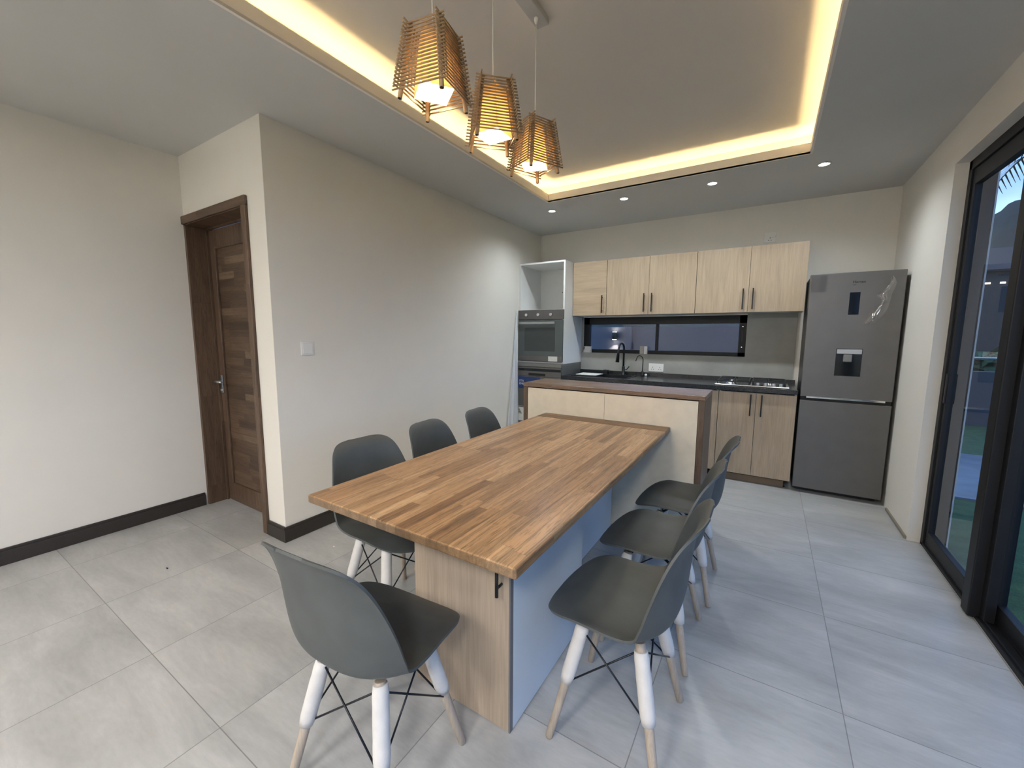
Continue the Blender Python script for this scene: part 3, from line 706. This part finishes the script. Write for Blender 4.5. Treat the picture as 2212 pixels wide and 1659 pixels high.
dw = thing('dishwasher', 'grey dishwasher under the oven with a blue sticker', 'dishwasher', (-2.23, 4.4, 0))
xa, xb, ya = -2.522, -1.9385, 4.128
MB().box(xa, xb, ya+.022, YK-.004, .07, .952).box(xa+.02, xb-.02, ya+.05, YK-.05, .002, .07).build('body', M_GREYA, dw)
MB().box(xa, xb, ya, YK-.004, .952, .991, bev=.002).build('top_board', M_GREYA, dw)
df = MB().box(xa+.004, xb-.002, ya, ya+.021, .085, .948, bev=.002).build('door_panel', M_INOX, dw)
MB().box(xa+.006, xb-.004, ya-.0015, ya+.001, .900, .930).build('control_strip', M_BLKGL, df)
MB().box(-2.355, -2.135, ya-.0015, ya+.001, .848, .876, bev=.0005).build('handle_recess', M_BLKGL, df)
MB().box(xa+.008, xb-.006, ya-.0008, ya+.001, .838, .841).build('seam', M_BLKGL, df)
stc = MB().box(-2.505, -2.20, ya-.0012, ya+.0005, .690, .830).build('blue_sticker', M_NAVY, dw); stc['label'] = 'blue sticker with white letters'
for body, zz in (('STA', .768), ('ENE', .735)): text('sticker_text', body, .033, M_PAPER, stc, (-2.480, ya-.0016, zz), FRONT, spacing=1.15, bold=.0008)
en = MB().box(-2.505, -2.40, ya-.0012, ya+.0005, .30, .475).build('energy_label', M_PAPER, dw); en['label'] = 'white energy label with dark stepped bars'
m = MB().box(-2.500, -2.405, ya-.0018, ya-.001, .463, .471)
for i in range(6): m.box(-2.500, -2.480+i*.008, ya-.0018, ya-.001, .445-i*.012, .452-i*.012)
m.build('printed_bars', M_HOLE, en)
# protective film hanging beside the tower
m = MB(); rows = []
for j in range(14):
    f = j/13; zz = 1.585-f*1.40; row = []
    for i in range(15):
        u = i/14; wdt = .02+.20*f
        row.append((XL+.014+.016*math.sin(u*14+f*1.5)*min(1, f*2+.1)+.012*f, 4.120-u*wdt-.02*f*abs(math.sin(u*5)), zz+.02*math.sin(u*7)))
    rows.append(row)
o = m.grid(rows).build('plastic_sheet', plain('milky_film', (.80, .82, .84), .35, var=.04, **{'Alpha': .38}), None, at=(XL+.03, 4.1, .2)); tag(o, 'pleated clear plastic sheet hanging beside the oven tower', 'plastic sheet')
o.modifiers.new('thick', 'SOLIDIFY').thickness = .0006

# fridge
FX0, FX1, FY, FZ = .252, .828, 4.132, 1.811
fr = thing('refrigerator', 'tall dark steel fridge freezer with water dispenser, clear film peeling', 'refrigerator', ((FX0+FX1)/2, 4.4, 0))
MB().box(FX0+.006, FX1+.004, FY+.058, 4.69, .035, FZ-.004, bev=.004).box(FX0+.03, FX1-.02, FY+.08, 4.60, .001, .04).build('cabinet', M_BLACK, fr)
fd = MB().box(FX0, FX1, FY, FY+.052, .822, FZ, bev=.005, seg=3).build('fridge_door', M_INOX, fr)
ff = MB().box(FX0, FX1, FY, FY+.052, .042, .792, bev=.005, seg=3).build('freezer_door', M_INOX, fr)
MB().box(FX0+.004, FX1-.004, FY+.016, FY+.05, .790, .824).build('handle_recess', M_HOLE, fr)
MB().box(.293, .787, FY-.008, FY+.010, .812, .828, bev=.003).build('handle', M_CHROME, fd)
MB().box(.509, .573, FY-.002, FY+.001, 1.487, 1.658, bev=.0008).build('display', M_BLKGL, fd)
dp = MB().box(.460, .622, FY-.003, FY+.002, 1.006, 1.222, bev=.001).build('dispenser', M_BLKGL, fd)
MB().box(.464, .618, FY-.007, FY-.002, 1.182, 1.218, bev=.001).build('dispenser_trim', M_STEEL, dp)
MB().box(.506, .562, FY-.014, FY-.003, 1.118, 1.178, bev=.006).build('dispenser_paddle', M_GREYA, dp)
text('brand_lettering', 'Hortex', .026, M_HOLE, fd, (.520, FY-.0006, 1.728), FRONT, bold=.0004)
text('brand_lettering', 'aqua', .012, M_HOLE, fd, (.520, FY-.0006, 1.712), FRONT)
for fx in (FX0+.05, FX1-.05): MB().cyl((fx, FY+.10, .0005), (fx, FY+.10, .036), .016).build('foot', M_BLACK, fr)
# clear protective film, lifted and curled on the right of the upper door
rng = random.Random(3)
def film(outline, lift, seed):
    m = MB(); rg = random.Random(seed); n = 14; rows = []
    for (xl_, xr_, zz) in outline:
        row = []
        for i in range(n):
            u = i/(n-1); xx = xl_+(xr_-xl_)*u
            row.append((xx, FY-.0025-lift*(.35+.65*math.sin(u*math.pi))*(.6+.4*rg.random()), zz+rg.uniform(-.003, .003)))
        rows.append(row)
    return m.grid(rows)
ol = []
for z_, a_, b_ in ((1.765, .742, .752), (1.74, .740, .768), (1.71, .735, .772), (1.68, .712, .766), (1.655, .690, .758), (1.63, .665, .752), (1.60, .690, .750), (1.575, .700, .746), (1.55, .668, .742), (1.52, .650, .735), (1.49, .635, .722), (1.46, .622, .705), (1.43, .612, .680), (1.415, .606, .650)):
    ol.append((a_, b_, z_))
M_FILM2 = glass('wrinkled_film', (.88, .88, .88), .08, 1.0)
f1 = film(ol, .022, 2).build('protective_film', M_FILM2, fd); f1['label'] = 'crinkled clear film hanging off the door'
ol = [(FX0+.006, FX0+.115-.012*abs(math.sin(i*1.3)), 1.80-.012*i) for i in range(12)]
f2 = film(ol, .0025, 5).build('protective_film', M_FILM, fd); f2['label'] = 'wrinkled clear film on the upper left of the door'

# sockets, switch
def plate(name, label, cat, x0, x1, z0, z1, y, pins, tilt=0):
    t = thing(name, label, cat, ((x0+x1)/2, y, (z0+z1)/2))
    MB().box(x0, x1, y-.009, y, z0, z1, bev=.002).build('face_plate', M_PLASTIC, t)
    for px_, pz_ in pins:
        m = MB()
        for dx, dz, w, h in ((0, .013, .0026, .005), (-.011, -.008, .004, .0026), (.011, -.008, .004, .0026)): m.box(px_+dx-w, px_+dx+w, y-.0096, y-.0088, pz_+dz-h, pz_+dz+h)
        m.build('pin_holes', M_HOLE, t)
    if tilt: t.rotation_euler = (0, R(tilt), 0)
    return t
plate('wall_socket', 'white double socket on the grey backsplash right of the taps', 'socket', -1.122, -.962, .918, 1.006, 4.6905, [(-1.08, .952), (-1.002, .952)])
t = plate('wall_socket', 'white socket on the wall above the cabinets, loose with a small cover', 'socket', -.105, -.008, 2.200, 2.296, YK-.002, [(-.056, 2.228)], 2)
MB().box(-.06, -.012, YK-.026, YK-.011, 2.246, 2.262, bev=.003).build('loose_cover', M_PLASTIC, t)
sw = thing('light_switch', 'square white light switch on the long white wall', 'light switch', (XL, 1.537, 1.225))
MB().box(XL, XL+.009, 1.495, 1.579, 1.182, 1.268, bev=.002).build('face_plate', M_PLASTIC, sw)
MB().box(XL+.008, XL+.0115, 1.505, 1.569, 1.192, 1.258, bev=.0015).build('rocker', M_PLASTIC, sw)
# things on the window ledge
pk = MB(); rows = []; rg = random.Random(11)
for j in range(9):
    f = j/8; row = []
    for i in range(16):
        a = 2*math.pi*i/16; r = (.042+.004*rg.uniform(-1, 1))*(1-.25*f+.18*(f > .8)); row.append((-1.865+r*1.25*math.cos(a)+.01*f+rg.uniform(-.003, .003), 4.708+max(-.016, min(.022, r*.8*math.sin(a))), WZ0+.001+f*.072+rg.uniform(-.003, .003)*(j > 0)))
    rows.append(row)
o = pk.grid(rows, closed=True, smooth=False).build('plastic_packet', M_PAPER, None, at=(-1.865, 4.71, WZ0)); tag(o, 'crumpled pale packet on the left end of the window ledge', 'packet')
bx = thing('small_box', 'small upright grey and white box on the window ledge near the taps', 'box', (-1.195, 4.712, WZ0))
MB().box(-1.232, -1.187, 4.692, 4.728, WZ0+.001, WZ0+.088, bev=.001).build('carton', plain('grey_card', (.40, .39, .36), .6), bx)
MB().box(-1.186, -1.150, 4.692, 4.728, WZ0+.001, WZ0+.088, bev=.001).build('white_half', M_PLASTIC, bx)
# crumbs on the floor
for x, y, m_, lab in ((-2.79, .80, M_HOLE, 'tiny black chip on the floor tiles near the left wall'), (.52, 3.93, M_PLASTIC, 'tiny white chip on the floor in front of the fridge'), (-2.21, 1.45, M_PLASTIC, 'tiny white chip on the floor behind the table end chair')):
    o = MB().box(x-.008, x+.008, y-.003, y+.003, .0003, .004, bev=.001).build('floor_chip', m_, None, at=(x, y, 0)); tag(o, lab, 'debris')

# ================================================================ OUTSIDE
def lawn():
    k = NT('lawn'); v = k.coords(); n = k.noise(v, 9, 5); n2 = k.noise(v, 90, 3)
    c = k.ramp(n, [(.3, (.030, .075, .030)), (.7, (.065, .130, .050))]); c = k.mix(.5, c, k.ramp(n2, [(.3, (.6, .6, .6)), (.7, (1.3, 1.3, 1.2))]), 'MULTIPLY')
    k.l(c, k.b.inputs['Base Color']); k.b.inputs['Roughness'].default_value = .9; k.bump(n2, .8, .02); return k.m
M_EXT = plain('grey_render', (.20, .20, .215), .8, var=.08, vscale=2)
struct('ground_lawn', MB().box(XO, 60, -30, 90, -.14, -.025).box(-12, XO, 4.91, 90, -.14, -.025), lawn())
struct('ground_paving', MB().box(1.1, 9, 4.75, 6.6, -.025, -.008).box(XO+.2, 3.2, 1.1, 2.35, -.025, -.010), plain('wet_paving', (.13, .15, .19), .3, var=.35, vscale=4))
# boundary wall behind the kitchen with an up and down light
struct('wall_boundary', MB().box(-9, .9, 6.02, 6.2, -.03, 1.436).box(-1.79, -1.70, 5.94, 6.02, -.03, 1.436), plain('boundary_render', (.115, .115, .145), .8, var=.05, vscale=2))
sc = thing('wall_sconce', 'black up and down light on the boundary wall outside the kitchen', 'outdoor wall light', (-1.94, 5.97, 1.305))
MB().cyl((-1.94, 5.955, 1.255), (-1.94, 5.955, 1.362), .036, n=24).box(-1.955, -1.925, 5.985, 6.019, 1.28, 1.33).build('body', M_BLACK, sc)
MB().cyl((-1.94, 5.955, 1.3625), (-1.94, 5.955, 1.365), .028, n=24).build('lens', emit('sconce_lens', (1, .9, .7), 30), sc)
MB().cyl((-1.94, 5.955, 1.2495), (-1.94, 5.955, 1.2545), .028, n=24).build('lens', emit('sconce_lens_low', (1, .9, .7), 14), sc)
spot((-1.94, 5.955, 1.244), 6, (1, .88, .68), sc, 95, .5, r=.02); spot((-1.94, 5.955, 1.368), 6, (1, .88, .68), sc, 95, .5, rot=(math.pi, 0, 0), r=.02)
# low garden wall with rail
struct('wall_garden', MB().box(1.25, 14, 8.9, 9.1, -.03, .80), plain('garden_wall', (.06, .065, .08), .8))
gw = thing('garden_rail', 'thin pale handrail along the dark garden wall outside', 'railing', (5, 9.0, .80))
MB().tube([(1.3, 9.0, 1.0), (14, 9.0, 1.0)], .018, 8).build('top_rail', M_STEEL, gw)
for i in range(8): MB().cyl((1.5+i*1.7, 9.0, .80), (1.5+i*1.7, 9.0, 1.0), .014, n=8).build('baluster', M_STEEL, gw)
# wooded hill
rg = random.Random(5); m = MB(); rows = []
for j in range(9):
    f = j/8; row = []
    for i in range(320):
        i = i/4; a = -40+i*2.2
        top = 16.5+7*math.sin(i*.21+1.2)+3*math.sin(i*.63)+1.8*rg.random()
        row.append((a*1.3, 70+45*f+3*math.sin(i*.5), -1+top*math.sin(f*math.pi/2)+1.1*rg.random()*f))
    rows.append(row)
struct('terrain_hill', m.grid(rows), plain('dark_hillside', (.020, .034, .032), .95, var=.5, vscale=.3))
# far house with lit windows
hs = thing('far_house', 'distant house with small warm lit windows beyond the garden', 'house', (19, 58, 0))
MB().box(13.5, 24, 56, 62, -.03, 7.4).build('walls', plain('far_house_wall', (.035, .040, .046), .8), hs)
MB().grid([[(13, 55.4, 7.4), (24.5, 55.4, 7.4)], [(13, 59, 9.8), (24.5, 59, 9.8)], [(13, 62.6, 7.4), (24.5, 62.6, 7.4)]], smooth=False).build('roof', plain('far_roof', (.05, .04, .045), .8), hs).modifiers.new('t', 'SOLIDIFY').thickness = .2
ML = emit('lit_window', (1, .78, .5), 2.0)
for i in range(5): MB().box(16.6+i*.95, 16.95+i*.95, 55.95, 56.02, 6.15, 6.3).build('lit_window', ML, hs)
# palm
pm = thing('palm_tree', 'palm tree with drooping fronds seen through the glass door', 'palm tree', (6.3, 18.5, -.03))
MB().tube([(6.9, 18.5, -.03), (7.0, 18.5, 2.5), (7.05, 18.45, 5.2), (7.0, 18.4, 6.6)], [.22, .17, .14, .13], 12).build('trunk', plain('palm_bark', (.05, .04, .035), .9), pm)
MLf = plain('palm_leaf', (.020, .040, .028), .7)
for q in range(11):
    a = 2*math.pi*q/11+.3; m = MB(); L = 2.6; c0 = Vector((7.0, 18.4, 6.55)); pts = []
    for s in range(13):
        u = s/12; pts.append(c0+Vector((math.cos(a)*L*u, math.sin(a)*L*u, .85*math.sin(u*2.1)-1.35*u*u)))
    m.tube(pts, [.03*(1-.8*s/12)+.004 for s in range(13)], 6)
    side = Vector((-math.sin(a), math.cos(a), 0))
    for s in range(2, 13):
        for e_ in (0, .5):
            if s == 12 and e_: continue
            p = pts[s].lerp(pts[min(s+1, 12)], e_); t_ = (pts[s]-pts[s-1]).normalized(); ln = .62*math.sin(math.pi*(s/12)*.85+.25)
            for sg in (-1, 1):
                tip = p+side*sg*ln*.75+t_*ln*.35+Vector((0, 0, -ln*.55)); wv = t_*.028
                m.quad(p-wv, p+wv, tip+wv*.2, tip-wv*.2)
    m.build('frond', MLf, pm).modifiers.new('t', 'SOLIDIFY').thickness = .006

# a few bushes at the foot of the hill
MLb = plain('bush_leaf', (.030, .062, .028), .9, var=.4, vscale=6)
for i, (bx_, by_, rr, lab) in enumerate(((4.2, 12.5, 1.1, 'dark rounded bush beyond the garden rail, nearest of them'), (6.8, 14.5, 1.5, 'large dark bush beyond the garden rail, below the palm'), (3.2, 23, 2.1, 'widest dark bush at the foot of the hill'))):
    rg = random.Random(i); m = MB()
    for _ in range(420):
        v = Vector((rg.gauss(0, 1), rg.gauss(0, 1), rg.gauss(0, 1))).normalized()*rr*(.75+.3*rg.random()); v.z = abs(v.z)*.9; p = Vector((bx_, by_, 0))+v
        d1 = Vector((rg.gauss(0, 1), rg.gauss(0, 1), rg.gauss(0, 1))).normalized()*.16*rr; d2 = d1.cross(v).normalized()*.09*rr
        m.quad(p-d1, p-d2, p+d1, p+d2)
    m.lathe((bx_, by_, -.03), [(rr*.5, 0), (rr*.72, rr*.3), (rr*.6, rr*.65), (rr*.25, rr*.82)], 14)
    o = m.build('garden_bush', MLb, None, at=(bx_, by_, -.03)); tag(o, lab, 'bush', 'bushes beyond the garden')

for o in list(bpy.data.objects):
    if '_o' in o: del o['_o']
